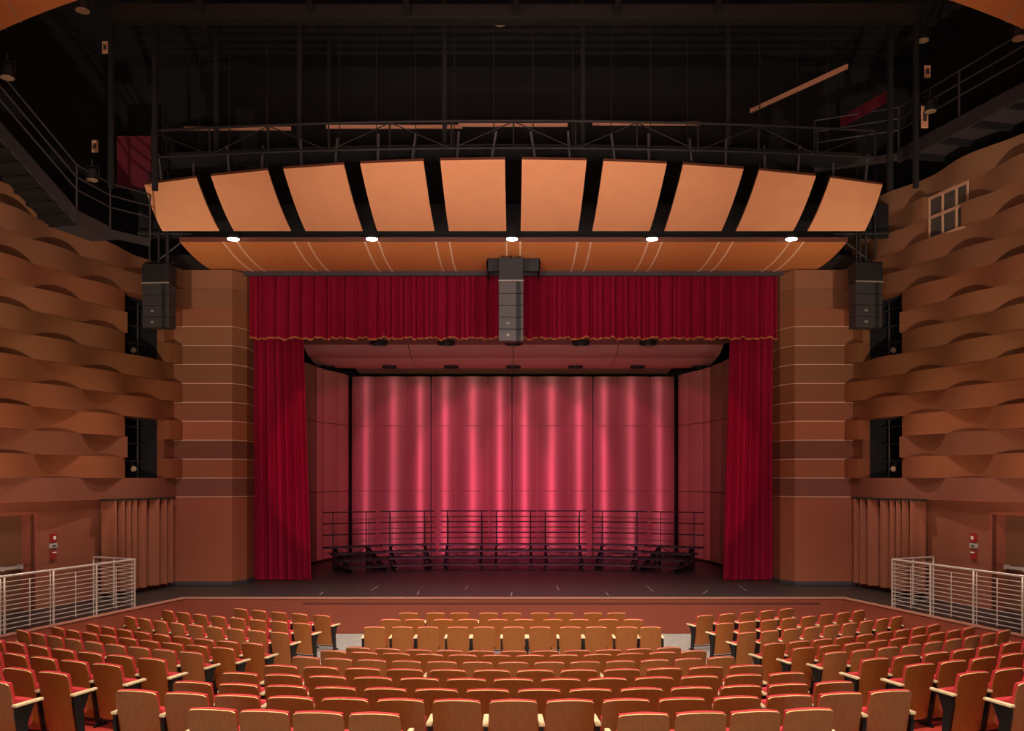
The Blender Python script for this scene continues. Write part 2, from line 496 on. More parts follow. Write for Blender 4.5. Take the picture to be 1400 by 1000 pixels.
    # brown pleated drape
    bm = bmesh.new()
    n = 140; rows = []
    ua, ub = .02, 2.85
    for z in (1.12, 1.6, 2.4, 3.2, 3.62):
        r = []
        for i in range(n+1):
            t = i/n; u_ = ua + (ub-ua)*t
            o_ = .02 + .14*sin(2*pi*(u_*2.7 + .35*sin(u_*3.1))) + .02*sin(u_*37) + .12
            x, y = wpt(u_, s, o_ - .12); r.append((x, y, z))
        rows.append(r)
    slab(bm, rows, (s*.02, .005, 0))
    o = obj('acoustic_drape', bm, M['browncurtain'], None, True)
    tag(o, 'brown pleated drape hanging beside the %s proscenium column' % side, 'curtain')
    bm = bmesh.new()
    a = wpt(ua-.05, s, .05); b_ = wpt(ub+.1, s, .05)
    bar(bm, (a[0], a[1], 3.63), (b_[0], b_[1], 3.63), .22, .05)
    obj('drape_track', bm, M['blackout'], o)

    # openings: black recess with lighting pipes
    for wi, (a, b_, k0, k1) in enumerate(opens):
        z0, z1 = SEAMS[k0], SEAMS[k1+1]
        num = (1 + wi) if s < 0 else (3 + wi)
        bm = bmesh.new()
        booth = wi == 2
        dep = .25 if booth else 1.3
        P = [wpt(a, s, -.3), wpt(b_, s, -.3), wpt(b_, s, -.3-dep), wpt(a, s, -.3-dep)]
        for i in (1, 2, 3):
            p, q = P[i], P[(i+1) % 4]
            v = [bm.verts.new((p[0], p[1], z0)), bm.verts.new((q[0], q[1], z0)), bm.verts.new((q[0], q[1], z1)), bm.verts.new((p[0], p[1], z1))]
            bm.faces.new(v)
        bm.faces.new([bm.verts.new((p[0], p[1], z0)) for p in P]); bm.faces.new([bm.verts.new((p[0], p[1], z1)) for p in P])
        lab = ('lower' if wi == 0 else 'upper')
        w = struct('window_%d' % num, bm, M['blackout'] if not booth else M['shelldark'],
               ('%s black lighting opening in the %s woven wall' % (lab, side)) if not booth else 'glazed control booth window high in the right woven wall', 'opening' if not booth else 'window')
        if booth:
            bm = bmesh.new()
            A = wpt(a, s, -.05); B = wpt(b_, s, -.05)
            zm = (z0+z1)/2 + .02
            for z in (z0+.03, zm, z1-.03): bar(bm, (A[0], A[1], z), (B[0], B[1], z), .07, .06)
            for t in (0, .36, .72, 1):
                x, y = A[0]+(B[0]-A[0])*t, A[1]+(B[1]-A[1])*t
                bar(bm, (x, y, z0), (x, y, z1), .05, .05)
            obj('window_frame', bm, M['seam'], w)
            bm = bmesh.new()
            A = wpt(a, s, -.09); B = wpt(b_, s, -.09)
            bar(bm, (A[0], A[1], zm), (B[0], B[1], zm), .01, z1-z0)
            obj('pane', bm, M['glass'], w)
        else:
            A = wpt(a-.2, s, -.7); B = wpt(b_+.2, s, -.7)
            t = thing('lighting_ladder', 'dark pipe ladder inside the %s opening of the %s wall' % (lab, side), 'pipe rack', (0, 0, 0))
            for z in (z0+.5, z0+1.0, z0+1.5):
                bm = bmesh.new(); tube(bm, [(A[0], A[1], z), (B[0], B[1], z)], .025, 8); obj('rung', bm, M['steelgrey'], t)
            for tt in (.25, .8):
                x, y = A[0]+(B[0]-A[0])*tt, A[1]+(B[1]-A[1])*tt
                bm = bmesh.new(); tube(bm, [(x, y, z0), (x, y, z1)], .025, 8); obj('upright', bm, M['steelgrey'], t)
            # two lighting cans clamped on the rungs
            for ci, (tt, z) in enumerate(((.38, z0+.5), (.62, z0+1.0))):
                x, y = A[0]+(B[0]-A[0])*tt, A[1]+(B[1]-A[1])*tt
                c = thing('stage_light', 'dark stage light on the %s rung in the %s opening of the %s wall' % (('lowest', 'middle')[ci], lab, side), 'stage light', (x, y, z-.16))
                bm = bmesh.new()
                ax = Vector((-s*.6, -.7, -.35)).normalized()
                tube(bm, [(-.16*ax), (.0*ax), (.2*ax)], .09, 12)
                obj('housing', bm, M['darksteel'], c)
                bm = bmesh.new(); tube(bm, [(.2*ax), (.215*ax)], .08, 12); obj('lens', bm, M['dimlens'], c)
                bm = bmesh.new(); tube(bm, [(0, 0, .06), (0, 0, .17)], .02, 6); obj('clamp', bm, M['darksteel'], c)

# ------------------------------------------------------------------ proscenium header, upper blackout wall, ceiling
bm = bmesh.new()
box(bm, -9.0, 9.0, 28.15, 28.4, 10.53, 10.72)
box(bm, -12.5, 12.5, 28.4, 28.6, 10.6, 17.5)
struct('wall_header', bm, M['blackout'], 'black wall above the proscenium opening', 'wall')
bm = bmesh.new()
box(bm, -8.5, 8.5, 28.05, 28.16, 10.44, 10.6)
struct('trim_5', bm, M['header'], 'dark grey header strip above the red valance', 'trim')
bm = bmesh.new()
box(bm, -16, 16, 2, 42, 17.0, 17.2)
for i in range(24):
    y = 17 + i*.45
    box(bm, -12.5, 12.5, y, y+.1, 16.9, 17.0)
struct('ceiling', bm, M['ribs'], 'black ribbed roof deck high above the house', 'ceiling')
for s in (-1, 1):
    bm = bmesh.new()
    p = [wpt(-.6, s, -2.2), wpt(LEN, s, -2.2), wpt(LEN, s, -2.3), wpt(-.6, s, -2.3)]
    prism(bm, p, STG, 17.2)
    struct('wall_outer_' + ('left' if s < 0 else 'right'), bm, M['blackout'], 'black upper side wall behind the %s catwalk' % ('left' if s < 0 else 'right'), 'wall')

# ------------------------------------------------------------------ crimson curtains
def pleats(u, f=3.1, ph=0):
    return .085*sin(2*pi*(u*f) + 1.1*sin(u*1.9+ph) + ph) + .03*sin(u*f*2*pi*2.3 + ph*2) + .02*sin(u*47)
def curtain(name, label, x0, x1, z0, z1, y, taper=0.0, f=2.1, ph=0, side=0, hem=False):
    n = int((x1-x0)*44); rows = []
    nz = 9
    for j in range(nz+1):
        t = j/nz; z = z0 + (z1-z0)*t; r = []
        for i in range(n+1):
            q = i/n
            xa, xb = x0, x1
            if side < 0: xb = x1 - taper*t
            if side > 0: xa = x0 + taper*t
            x = xa + (xb-xa)*q
            u = x0 + (x1-x0)*q
            a = 1.15 - .35*t
            dz = .025*sin(u*9+ph) + .015*sin(u*23) if (hem and j == 0) else 0
            r.append((x, y + a*pleats(u, f, ph), z+dz))
        rows.append(r)
    bm = bmesh.new(); slab(bm, rows, (0, .02, 0))
    o = obj(name, bm, M['curtain'], None, True)
    tag(o, label, 'curtain')
    if hem:
        bm = bmesh.new(); rr = []
        for dz in (-.035, .02):
            rr.append([(x, yy-.012, z+dz+.012*sin(x*31)) for (x, yy, z) in rows[0]])
        slab(bm, rr, (0, .015, 0)); obj('hem_fringe', bm, M['hem'], o, True)
    return o
curtain('valance_curtain', 'long crimson valance across the top of the proscenium opening', -8.42, 8.4, 8.59, 10.62, 28.5, f=2.2, hem=True)
curtain('stage_curtain', 'crimson drawn curtain hanging on the left side of the stage', -8.5, -6.38, STG+.02, 8.8, 28.95, .26, f=2.9, ph=1.0, side=-1)
curtain('stage_curtain', 'crimson drawn curtain hanging on the right side of the stage', 6.62, 8.45, STG+.02, 8.8, 28.95, .22, f=3.2, ph=2.2, side=1)

# ------------------------------------------------------------------ orchestra shell
BY = 37.9; BS = F/BY
def bx(px): return (px-702)/BS
edges = [480,512,556,589,623,667,700,734,777,811,845,889,923]
names = ['leftmost', 'second from the left', 'third from the left', 'rightmost']
ZT = 4.2 + 140/BS; Z0 = STG+.08
SEAMZ = [Z0, 3.69, 6.38, ZT]
def curved_panel(parent, pa, pb, zlist, bulge, m):
    """convex panel between plan points pa and pb, bulging toward the house, thin gaps at the seams"""
    pa, pb = Vector(pa), Vector(pb)
    d = (pb-pa); L = d.length; d.normalize(); nrm = Vector((d.y, -d.x))
    if nrm.y > 0: nrm = -nrm
    bm = bmesh.new(); n = 18
    for za, zb in zip(zlist, zlist[1:]):
        rows = []
        for z in (za+.012, zb-.012):
            r = []
            for i in range(n+1):
                t = i/n; q = pa + d*(L*(.013+.974*t)) + nrm*(bulge*(1-(2*t-1)**2))
                r.append((q.x, q.y, z))
            rows.append(r)
        slab(bm, rows, (-nrm.x*.05, -nrm.y*.05, 0))
    return obj('panel', bm, m, parent, True)
for k in range(4):
    t = thing('orchestra_shell_tower', '%s pink lit shell wall tower behind the risers' % names[k], 'acoustic shell')
    for j in range(3):
        a, b_ = bx(edges[3*k+j]), bx(edges[3*k+j+1])
        if j == 0: a += .03
        if j == 2: b_ -= .03
        curved_panel(t, (a, BY), (b_, BY), SEAMZ, .13 if j != 1 else .19, M['shell'])
    bm = bmesh.new()
    a, b_ = bx(edges[3*k]), bx(edges[3*k+3])
    box(bm, a+.02, b_-.02, BY+.1, BY+.16, STG, ZT-.02)
    for z in (3.69, 6.38): box(bm, a+.03, b_-.03, BY+.052, BY+.1, z-.06, z+.06)
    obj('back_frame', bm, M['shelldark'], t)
for s in (-1, 1):
    side = 'left' if s < 0 else 'right'
    t = thing('orchestra_shell_wing', '%s angled wing of the pink shell beside the risers' % side, 'acoustic shell')
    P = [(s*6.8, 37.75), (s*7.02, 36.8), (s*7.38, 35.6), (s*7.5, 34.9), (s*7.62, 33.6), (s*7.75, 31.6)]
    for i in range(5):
        curved_panel(t, P[i], P[i+1], [Z0, 3.69, 6.38, ZT+.03], .05, M['shellside'] if i < 3 else M['shelldark'])  # nearest wing panels stay unlit; their shade is in the darker colour
    bm = bmesh.new()
    prism(bm, [(s*6.95, 37.8), (s*7.75, 34.9), (s*7.95, 31.6), (s*8.05, 31.6), (s*7.85, 35), (s*7.05, 37.85)], STG, ZT)
    obj('back_frame', bm, M['shelldark'], t)
# shell ceiling
CZ = 8.8
t = thing('shell_canopy', 'pink overhead shell ceiling of curved panels above the risers', 'acoustic shell')
def canopy(ya, yb, za, zb, wa, wb, m, belly):
    for j in range(4):
        rows = []
        for i in range(9):
            q = i/8; y = ya+(yb-ya)*q; w = wa+(wb-wa)*q; z = za+(zb-za)*q - belly*(1-(2*q-1)**2)
            xs = [-w + 2*w*(j+ (r/4))/4 for r in range(5)]
            xs[0] += .012; xs[-1] -= .012
            rows.append([(x, y, z) for x in xs])
        bm = bmesh.new(); slab(bm, rows, (0, 0, .06)); obj('panel', bm, m, t, True)
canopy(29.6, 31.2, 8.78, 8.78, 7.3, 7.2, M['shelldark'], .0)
canopy(31.25, 34.72, 8.82, 8.80, 7.2, 7.7, M['shellceil'], .12)
canopy(34.8, 37.4, 8.80, 8.72, 7.75, 7.8, M['shellceil'], .08)
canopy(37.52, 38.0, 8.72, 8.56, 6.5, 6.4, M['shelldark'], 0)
for row, (yy, n, px0, pitch, zz) in enumerate(((30.4, 5, 518, 92, 8.775), (36.3, 7, 447.5, 84.8, 8.72))):
    for i in range(n):
        x = (px0 + pitch*i - 702)*yy/F
        c = thing('downlight', '%s downlight from the left in the %s row of the shell ceiling' % (ORD[i], ('front', 'rear')[row]), 'downlight', (x, yy, zz-.01), group='black round downlights in the shell ceiling')
        bm = bmesh.new()
        n_ = 24; ri = [[bm.verts.new((r*cos(2*pi*k/n_), r*sin(2*pi*k/n_), z)) for k in range(n_)] for r, z in ((.28, .02), (.30, -.10), (.25, -.11), (.24, .04))]
        for a, b_ in zip(ri, ri[1:]):
            for k in range(n_): bm.faces.new((a[k], a[(k+1)%n_], b_[(k+1)%n_], b_[k]))
        obj('trim_ring', bm, M['speakerdark'], c)
        bm = bmesh.new(); cyl(bm, (0, 0), .24, .24, -.06, .02, 24); obj('lens', bm, M['blackout'], c)
bm = bmesh.new(); box(bm, -9.5, 9.5, 39.4, 39.5, STG, 12); box(bm, -9.5, 9.5, 29.0, 39.4, 12, 12.1)
for s in (-1, 1): box(bm, s*9.5-.05, s*9.5+.05, 29, 39.4, STG, 12)
struct('wall_stage_house', bm, M['blackout'], 'black stage house walls around the shell', 'wall')

# ------------------------------------------------------------------ choral risers
def riser_unit(label, x, y, rz, W0=.91, TP=0.0):
    """origin at the stage floor under the rear edge of the top deck; front faces -y (local)"""
    t = thing('choral_riser', label, 'choral riser', (x, y, STG+.003), rz)
    hs = (.81, .61, .41, .20)
    for i, h in enumerate(hs):
        y1 = -.46*i; y0 = y1-.45
        wr, wf = W0 - TP*i, W0 - TP*(i+1)
        bm = bmesh.new(); prism(bm, [(-wf, y0), (wf, y0), (wr, y1), (-wr, y1)], h-.06, h)
        obj('deck', bm, M['riser'], t)
    for sx in (-.64, .64):
        bm = bmesh.new()
        f = lambda a, b_: bar(bm, a, b_, .07, .07)
        x_ = sx
        f((x_, -.06, 0), (x_, -.06, .78)); f((x_, -.5, .03), (x_, -.5, .58)); f((x_, -1.72, .03), (x_, -.1, .74))
        f((x_, -1.75, .05), (x_, 0, .05)); f((x_, -.95, .04), (x_, -.95, .38)); f((x_, -1.45, .04), (x_, -1.45, .17)); f((x_, -.1, .2), (x_, -1.2, .05))
        obj('leg_frame', bm, M['riserframe'], t)
        for yy in (-1.7, -.3):
            bm = bmesh.new()
            tube(bm, [(x_-.03, yy, .03), (x_+.03, yy, .03)], .03, 10); obj('caster', bm, M['riserframe'], t)
    bm = bmesh.new()
    bar(bm, (-.64, -.08, .75), (0, -.08, .45), .025, .025); bar(bm, (.64, -.08, .75), (0, -.08, .45), .025, .025)
    bar(bm, (-.64, -.08, .45), (.64, -.08, .45), .03, .03); bar(bm, (-.64, -.9, .2), (.64, -.9, .2), .03, .03); bar(bm, (-.64, -.5, .5), (0, -.5, .3), .02, .02); bar(bm, (.64, -.5, .5), (0, -.5, .3), .02, .02)
    obj('cross_brace', bm, M['riserframe'], t)
    for zz in (1.2, .8, .4):
        bm = bmesh.new(); tube(bm, [(-W0+.02, .03, .81+zz), (W0-.02, .03, .81+zz)], .022, 8); obj('rail', bm, M['riserframe'], t)
    for sx in (-.64, .64):
        bm = bmesh.new(); tube(bm, [(sx, .03, .02), (sx, .03, .81+1.2)], .022, 8); obj('rail_post', bm, M['riserframe'], t)
    return t
for i, (x, y, rz, w0, tp) in enumerate(((-5.88, 32.90, 33, 1.04, .07), (-3.93, 33.84, 15, 1.04, .065), (-1.83, 34.15, 0, .91, 0), (0, 34.15, 0, .91, 0), (1.83, 34.15, 0, .91, 0), (3.93, 33.84, -15, 1.04, .065), (5.88, 32.90, -33, 1.04, .07))):
    lab_ = ('%s black choral riser from the left on the stage, with rear guard rails' % ORD[i]) if i != 3 else 'centre black choral riser on the stage, fourth of seven, with rear guard rails'
    riser_unit(lab_, x, y, radians(rz), w0, tp)

# ------------------------------------------------------------------ ceiling clouds
def cloud(name, label, pts_top, pts_bot, belly, m, n=10, th=.07, group=None, wide=6):
    (xa, ya, za), (xb, yb, zb) = pts_top; (xc, yc, zc), (xd, yd, zd) = pts_bot
    rows = []
    for i in range(n+1):
        q = i/n; r = []
        for j in range(wide+1):
            w = j/wide
            tx, ty, tz = xa+(xb-xa)*w, ya+(yb-ya)*w, za+(zb-za)*w
            bx_, by_, bz_ = xc+(xd-xc)*w, yc+(yd-yc)*w, zc+(zd-zc)*w
            r.append((tx+(bx_-tx)*q, ty+(by_-ty)*q, tz+(bz_-tz)*q - belly*4*q*(1-q)))
        rows.append(r)
    bm = bmesh.new(); slab(bm, rows, (0, .02, th))
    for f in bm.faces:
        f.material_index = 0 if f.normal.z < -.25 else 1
    o = obj(name, bm, [m, M['cloudedge']], None, True)
    me = o.data
    for p in me.polygons:
        if p.material_index == 1: p.use_smooth = False
    tag(o, label, 'ceiling panel', group)
    return o
dtop = lambda x: 22.55 + .0199*x*x
PB = 1.952
cl_names = ['leftmost', 'second from left', 'third from left', 'fourth from left', 'left of centre', 'right of centre', 'fourth from right', 'third from right', 'second from right', 'rightmost']
for i in range(10):
    c = i - 4.5
    xt0, xt1 = c*2.02-.80, c*2.02+.80
    xb0, xb1 = c*PB-.78, c*PB+.78
    zt = 12.08
    o = cloud('ceiling_cloud', '%s orange tan curved ceiling panel in the upper row of ten' % cl_names[i],
          ((xt0, dtop(xt0), zt), (xt1, dtop(xt1), zt)), ((xb0, 24.9, 10.95), (xb1, 24.9, 10.95)), .10, M['cloud'], group='upper row of curved ceiling panels')
    # hanger rods and the two actuator struts behind the panel
    bm = bmesh.new()
    xm = c*2.0
    for dx in (-.5, .5):
        tube(bm, [(xm+dx, dtop(xm)+.6, 11.9), (xm+dx, dtop(xm)+.6, 17.0)], .015, 6)
    obj('hanger_rod', bm, M['brownsteel'], o)
    for dx in (-.42, .42):
        bm = bmesh.new(); tube(bm, [(xm+dx, dtop(xm)+.35, 12.05), (xm+dx*1.1-.12*(1 if c > 0 else -1), dtop(xm)-.1, 12.75)], .035, 8); obj('strut', bm, M['steelgrey'], o)
# lower continuous cloud, cut out in the middle for the loudspeaker box
def lowz(y):
    q = (y-25.2)/2.9
    return 10.74 - .16*q - .10*4*q*(1-q)
bm = bmesh.new()
ny = 12; ys = [25.2+2.9*i/ny for i in range(ny+1)]
xs = sorted([-9.2, -8, -7, -6, -5, -4, -3, -2, -.76, .76, 2, 3, 4, 5, 6, 7, 8, 9.2])
ycut = 26.65
for i in range(ny):
    for j in range(len(xs)-1):
        if xs[j] == -.76 and ys[i] >= ycut-.25: continue
        x0, x1, y0, y1 = xs[j], xs[j+1], ys[i], ys[i+1]
        if xs[j] == -.76 and ys[i+1] > ycut: y1 = ycut
        v = [bm.verts.new(p) for p in ((x0, y0, lowz(y0)), (x0, y1, lowz(y1)), (x1, y1, lowz(y1)), (x1, y0, lowz(y0)))]
        bm.faces.new(v)
        v = [bm.verts.new(p) for p in ((x0, y0, lowz(y0)+.1), (x1, y0, lowz(y0)+.1), (x1, y1, lowz(y1)+.1), (x0, y1, lowz(y1)+.1))]
        bm.faces.new(v).material_index = 1
bmesh.ops.remove_doubles(bm, verts=bm.verts, dist=.001)
box(bm, -9.2, 9.2, 25.17, 25.2, 10.735, 10.86, 1)
low = obj('ceiling_cloud_band', bm, [M['cloudlow'], M['cloudedge']], None, False)
tag(low, 'long orange curved ceiling band above the red valance, with pale seams', 'ceiling panel')
for j in range(-4, 5):
    for d_ in (-.19, .19):
        x = j*PB + d_
        if abs(x) > 9.1: continue
        bm = bmesh.new(); pts = []
        for y in ys:
            if abs(x) < .76 and y > ycut-.3: break
            pts.append((x, y, lowz(y)-.006))
        for a, b_ in zip(pts, pts[1:]): bar(bm, a, b_, .045, .02)
        obj('seam_trim', bm, M['brightseam'], low)
for i, px in enumerate((319, 508.5, 700, 891.5, 1082)):
    y = 24.85; x = (px-702)*y/F; z = EYE + (655-326.5)*y/F
    t = thing('downlight', '%s bright downlight from the left in the slot between the ceiling panel rows' % ORD[i], 'downlight', (x, y, z), group='five bright downlights in the ceiling slot')
    bm = bmesh.new(); cyl(bm, (0, 0), .17, .15, .0, .1, 20); obj('housing', bm, M['blackout'], t)
    bm = bmesh.new(); cyl(bm, (0, 0), .15, .15, -.03, .005, 20); obj('lens', bm, M['lamp'], t)
# dark soffit between rows
bm = bmesh.new(); box(bm, -10.5, 10.5, 25.6, 25.7, 10.95, 11.9)
struct('trim_6', bm, M['blackout'], 'black baffle behind the slot of bright downlights', 'trim')

# near ceiling cloud whose ends show in the top corners
bm = bmesh.new(); rows = []
for i in range(9):
    q = i/8; r = []
    for j in range(41):
        x = -11 + 22*j/40
        y1 = 13.15 + .0345*x*x
        r.append((x, y1 - 3.2*q, 12.0 + .55*q - .35*q*(1-q)))
    rows.append(r)
slab(bm, rows, (0, 0, .1))
o = obj('ceiling_cloud_near', bm, M['cloudlow'], None, False)
o.name = 'ceiling_cloud_arc'
tag(o, 'near orange arched ceiling panel showing in both top corners', 'ceiling panel')
for k in (-4, -3, 3, 4):
    for d_ in (-.2, .2):
        x = k*2.15+d_
        bm = bmesh.new(); pts = []
        for i in range(7):
            q = i/8; pts.append((x*(1-.06*q), 13.15+.0345*x*x-3.2*q, 12.0+.55*q-.35*q*(1-q)-.01))
        for a, b_ in zip(pts, pts[1:]): bar(bm, a, b_, .03, .012)
        obj('seam_trim', bm, M['seam'], o)

# ------------------------------------------------------------------ loudspeaker arrays
def array(label, x, y, ztop, zbot, w, rz, box_h, n, name='line_array_speaker'):
    t = thing(name, label, 'loudspeaker', (x, y, ztop), rz)
    bm = bmesh.new(); box(bm, -w/2, w/2, 0, .5, -box_h, 0); bevel(bm, .01, 1); obj('top_frame', bm, M['speakerdark'], t)
    bm = bmesh.new(); box(bm, -w/2-.01, w/2+.01, -.02, .04, -box_h-.02, -box_h+.02); obj('frame_lip', bm, M['speakertrim'], t)
    H = (ztop - zbot - box_h) / n
    for i in range(n):
        z1 = -box_h - .02 - i*H; z0 = z1 - H + .012
        tilt = .0 + .012*i
        bm = bmesh.new()
        box(bm, -w/2, w*.22, .02, .45, z0, z1); bevel(bm, .012, 2)
        c = obj('cabinet', bm, M['speaker'] if abs(x) < 3 else M['speakerside'], t)
        bm = bmesh.new(); box(bm, w*.22, w*.38, .08, .45, z0, z1); obj('grille_slot', bm, M['speakerdark'], c)
        bm = bmesh.new(); box(bm, w*.38, w*.5, .02, .45, z0, z1); bevel(bm, .01, 1); obj('side_horn', bm, M['speaker'] if abs(x) < 3 else M['speakerside'], c)
        bm = bmesh.new(); zc = (z0+z1)/2
        if i < n-2: bm.free(); continue
        box(bm, -w*.18, -w*.06, .008, .03, zc-.03, zc+.03); obj('badge', bm, M['speakertrim'], c)
    for dx in (-w*.35, 0, w*.35):
        bm = bmesh.new(); tube(bm, [(dx, .2, 0), (dx, .2, (2.6 if abs(x) > 3 else .25))], .025, 6); obj('hanger', bm, M['darksteel'], t)
    return t
array('centre loudspeaker line array hanging in front of the red valance', 0-.07, 26.0, 10.50, 8.14, .70, 0, .66, 5)
array('left loudspeaker line array hanging beside the left column', -9.80, 25.0, 10.08, 8.36, .76, radians(-6), .52, 4)
array('right loudspeaker line array hanging beside the right column', 9.74, 25.0, 10.12, 8.36, .76, radians(6), .52, 4)
bm = bmesh.new()
box(bm, -.78, .78, 26.62, 26.68, 10.25, 10.9); box(bm, -.78, -.74, 26.62, 28.1, 10.28, 10.9); box(bm, .74, .78, 26.62, 28.1, 10.28, 10.9)
box(bm, -.78, .78, 26.62, 28.1, 10.9, 10.94)
o = obj('speaker_recess', bm, M['speakerdark']); tag(o, 'dark box recess in the ceiling band around the centre loudspeaker', 'speaker recess')

# ------------------------------------------------------------------ front catwalk truss
t = thing('catwalk_truss', 'long dark curved catwalk truss across the house above the ceiling panels', 'catwalk')
arc = lambda x: 22.25 + .008*x*x
for z, r_, nm in ((12.86, .035, 'top_chord'), (12.2, .03, 'bottom_chord')):
    bm = bmesh.new()
    pts = [(x, arc(x)-.15, z) for x in [-9.0+18.0*i/24 for i in range(25)]]
    tube(bm, pts, r_, 8); obj(nm, bm, M['brownsteel'], t)
for i in range(13):
    x = -9.0+18*i/12
    bm = bmesh.new(); tube(bm, [(x, arc(x)-.15, 12.15), (x, arc(x)-.15, 12.9)], .022, 6); obj('upright', bm, M['brownsteel'], t)
for i in range(12):
    x = -9.0+18*i/12; x2 = x+1.5
    bm = bmesh.new(); tube(bm, [(x, arc(x)-.13, 12.2), (x2, arc(x2)-.13, 12.85)] if i % 2 else [(x, arc(x)-.13, 12.85), (x2, arc(x2)-.13, 12.2)], .014, 6); obj('diagonal', bm, M['brownsteel'], t)
# deck behind
bm = bmesh.new(); rows = []
for yy in (0.7, 1.7):
    rows.append([(x, arc(x)+yy, 12.55) for x in [-9.0+18.0*i/24 for i in range(25)]])
slab(bm, rows, (0, 0, .06)); obj('walk_deck', bm, M['blackout'], t)
# beige toe boards
for i, (a, b_, yp) in enumerate(((252,398,176),(446,632,173.5),(627,776,171),(810,957,169))):
    y = 25.6 - (0 if i in (0, 1) else .15)
    bm = bmesh.new()
    z = EYE+(655-yp)*y/F
    bar(bm, ((a-702)*y/F, y, z), ((b_-702)*y/F, y, z), .04, .10)
    obj('toe_board', bm, M['beige'], t)
bm = bmesh.new()
def gz(px, py, y): return Vector(((px-702)*y/F, y, EYE+(655-py)*y/F))
bar(bm, gz(1026, 152, 25.5), gz(1158, 91, 21.8), .05, .11)
obj('toe_board', bm, M['beige'], t)
# roof beams and hanger columns
bm = bmesh.new()
pts = [(x, 21.5-.012*x*x, 15.12-.006*x*x) for x in [-9+18*i/16 for i in range(17)]]
for a, b_ in zip(pts, pts[1:]): bar(bm, a, b_, .3, .35)
tag(obj('roof_beam', bm, M['ribs']), 'dark grey curved roof beam crossing the top of the view', 'roof beam')
for i, (px, yy) in enumerate(((152, 22.3), (212, 22.5), (296, 24), (410, 23.5), (450, 26.5), (608, 24), (797, 24), (995, 23.5), (1217, 22.5), (1252, 22.3))):
    x = (px-702)*yy/F
    bm = bmesh.new(); bar(bm, (x, yy, 11.3 if i in (0, 1, 8, 9) else 12.75), (x, yy, 17.0), .11, .11)
    tag(obj('hanger_column', bm, M['ribs']), 'dark vertical hanger column, %s from the left above the ceiling panels' % ORD[i], 'steel column', 'thin dark steel columns up to the roof')
for i, (px, py, px2, py2) in enumerate(((420, 0, 428, 42), (552, 0, 562, 42), (706, 0, 704, 36), (848, 0, 840, 40), (985, 0, 977, 42), (268, 0, 284, 58))):
    bm = bmesh.new(); bar(bm, gz(px, py-20, 19.6), gz(px2, py2, 22.5), .12, .14)
    tag(obj('roof_strut', bm, M['ribs']), 'short dark strut, %s, dropping from the curved roof beam' % ORD[i], 'roof strut', 'short struts at the roof beam')
# crimson lit side panels above the truss ends
for s, px, py, px2, py2 in ((-1, 160, 215, 208, 250), (1, 1160, 165, 1205, 130)):
    pass
bm = bmesh.new(); bar(bm, gz(160, 222, 26.2), gz(207, 222, 26.2), .05, 1.5)
tag(obj('backlit_panel', bm, M['magentapaint']), 'dim crimson wall panel behind the end of the left stair', 'wall panel')
bm = bmesh.new(); bar(bm, gz(1150, 168, 25.0), gz(1212, 132, 23.2), .05, .28)
tag(obj('backlit_panel', bm, M['magentapaint']), 'dim crimson strip beside the right catwalk', 'wall panel')

# ------------------------------------------------------------------ side catwalks
def rails(t, pts, hs=(.55, .85, 1.15), posts_at=None, r=.022, m='steelgrey'):
    for h in hs:
        bm = bmesh.new(); tube(bm, [(p[0], p[1], p[2]+h) for p in pts], r, 8); obj('rail', bm, M[m], t)
    for p in (posts_at or pts):
        bm = bmesh.new(); tube(bm, [(p[0], p[1], p[2]-.05), (p[0], p[1], p[2]+hs[-1])], r*1.2, 8); obj('post', bm, M[m], t)
# right level catwalk
t = thing('side_catwalk', 'right side catwalk with pipe rails above the woven wall', 'catwalk')
def rw(u, off): return wpt(u, 1, off)
P = [(*rw(3.2, 1.0), 12.62), (*rw(14, 1.0), 12.62)]
bm = bmesh.new(); bar(bm, P[0], P[1], .08, .34); obj('stringer', bm, M['steelgrey'], t)
bm = bmesh.new(); p = [rw(3.2, .98), rw(14, .98), rw(14, -.9), rw(3.2, -.9)]; prism(bm, p, 12.66, 12.72); obj('walk_deck', bm, M['header'], t)
for i in range(10):
    u = 3.4+i*1.1
    bm = bmesh.new(); a, b_ = rw(u, .95), rw(u, -.9); bar(bm, (a[0], a[1], 12.58), (b_[0], b_[1], 12.58), .1, .14); obj('joist', bm, M['blackout'], t)
pp = [(*rw(u, 1.0), 12.75) for u in (3.2, 5.4, 7.6, 9.8, 12.0, 14)]
rails(t, pp)
A = rw(3.2, 1.0)
rails(t, [(A[0], A[1], 12.75), (A[0]-1.9, A[1]+.9, 12.75)], posts_at=[(A[0]-1.9, A[1]+.9, 12.75)])
bm = bmesh.new(); bar(bm, (A[0], A[1], 12.6), (A[0]-1.9, A[1]+.9, 12.6), .06, .2); obj('toe_plate', bm, M['darksteel'], t)
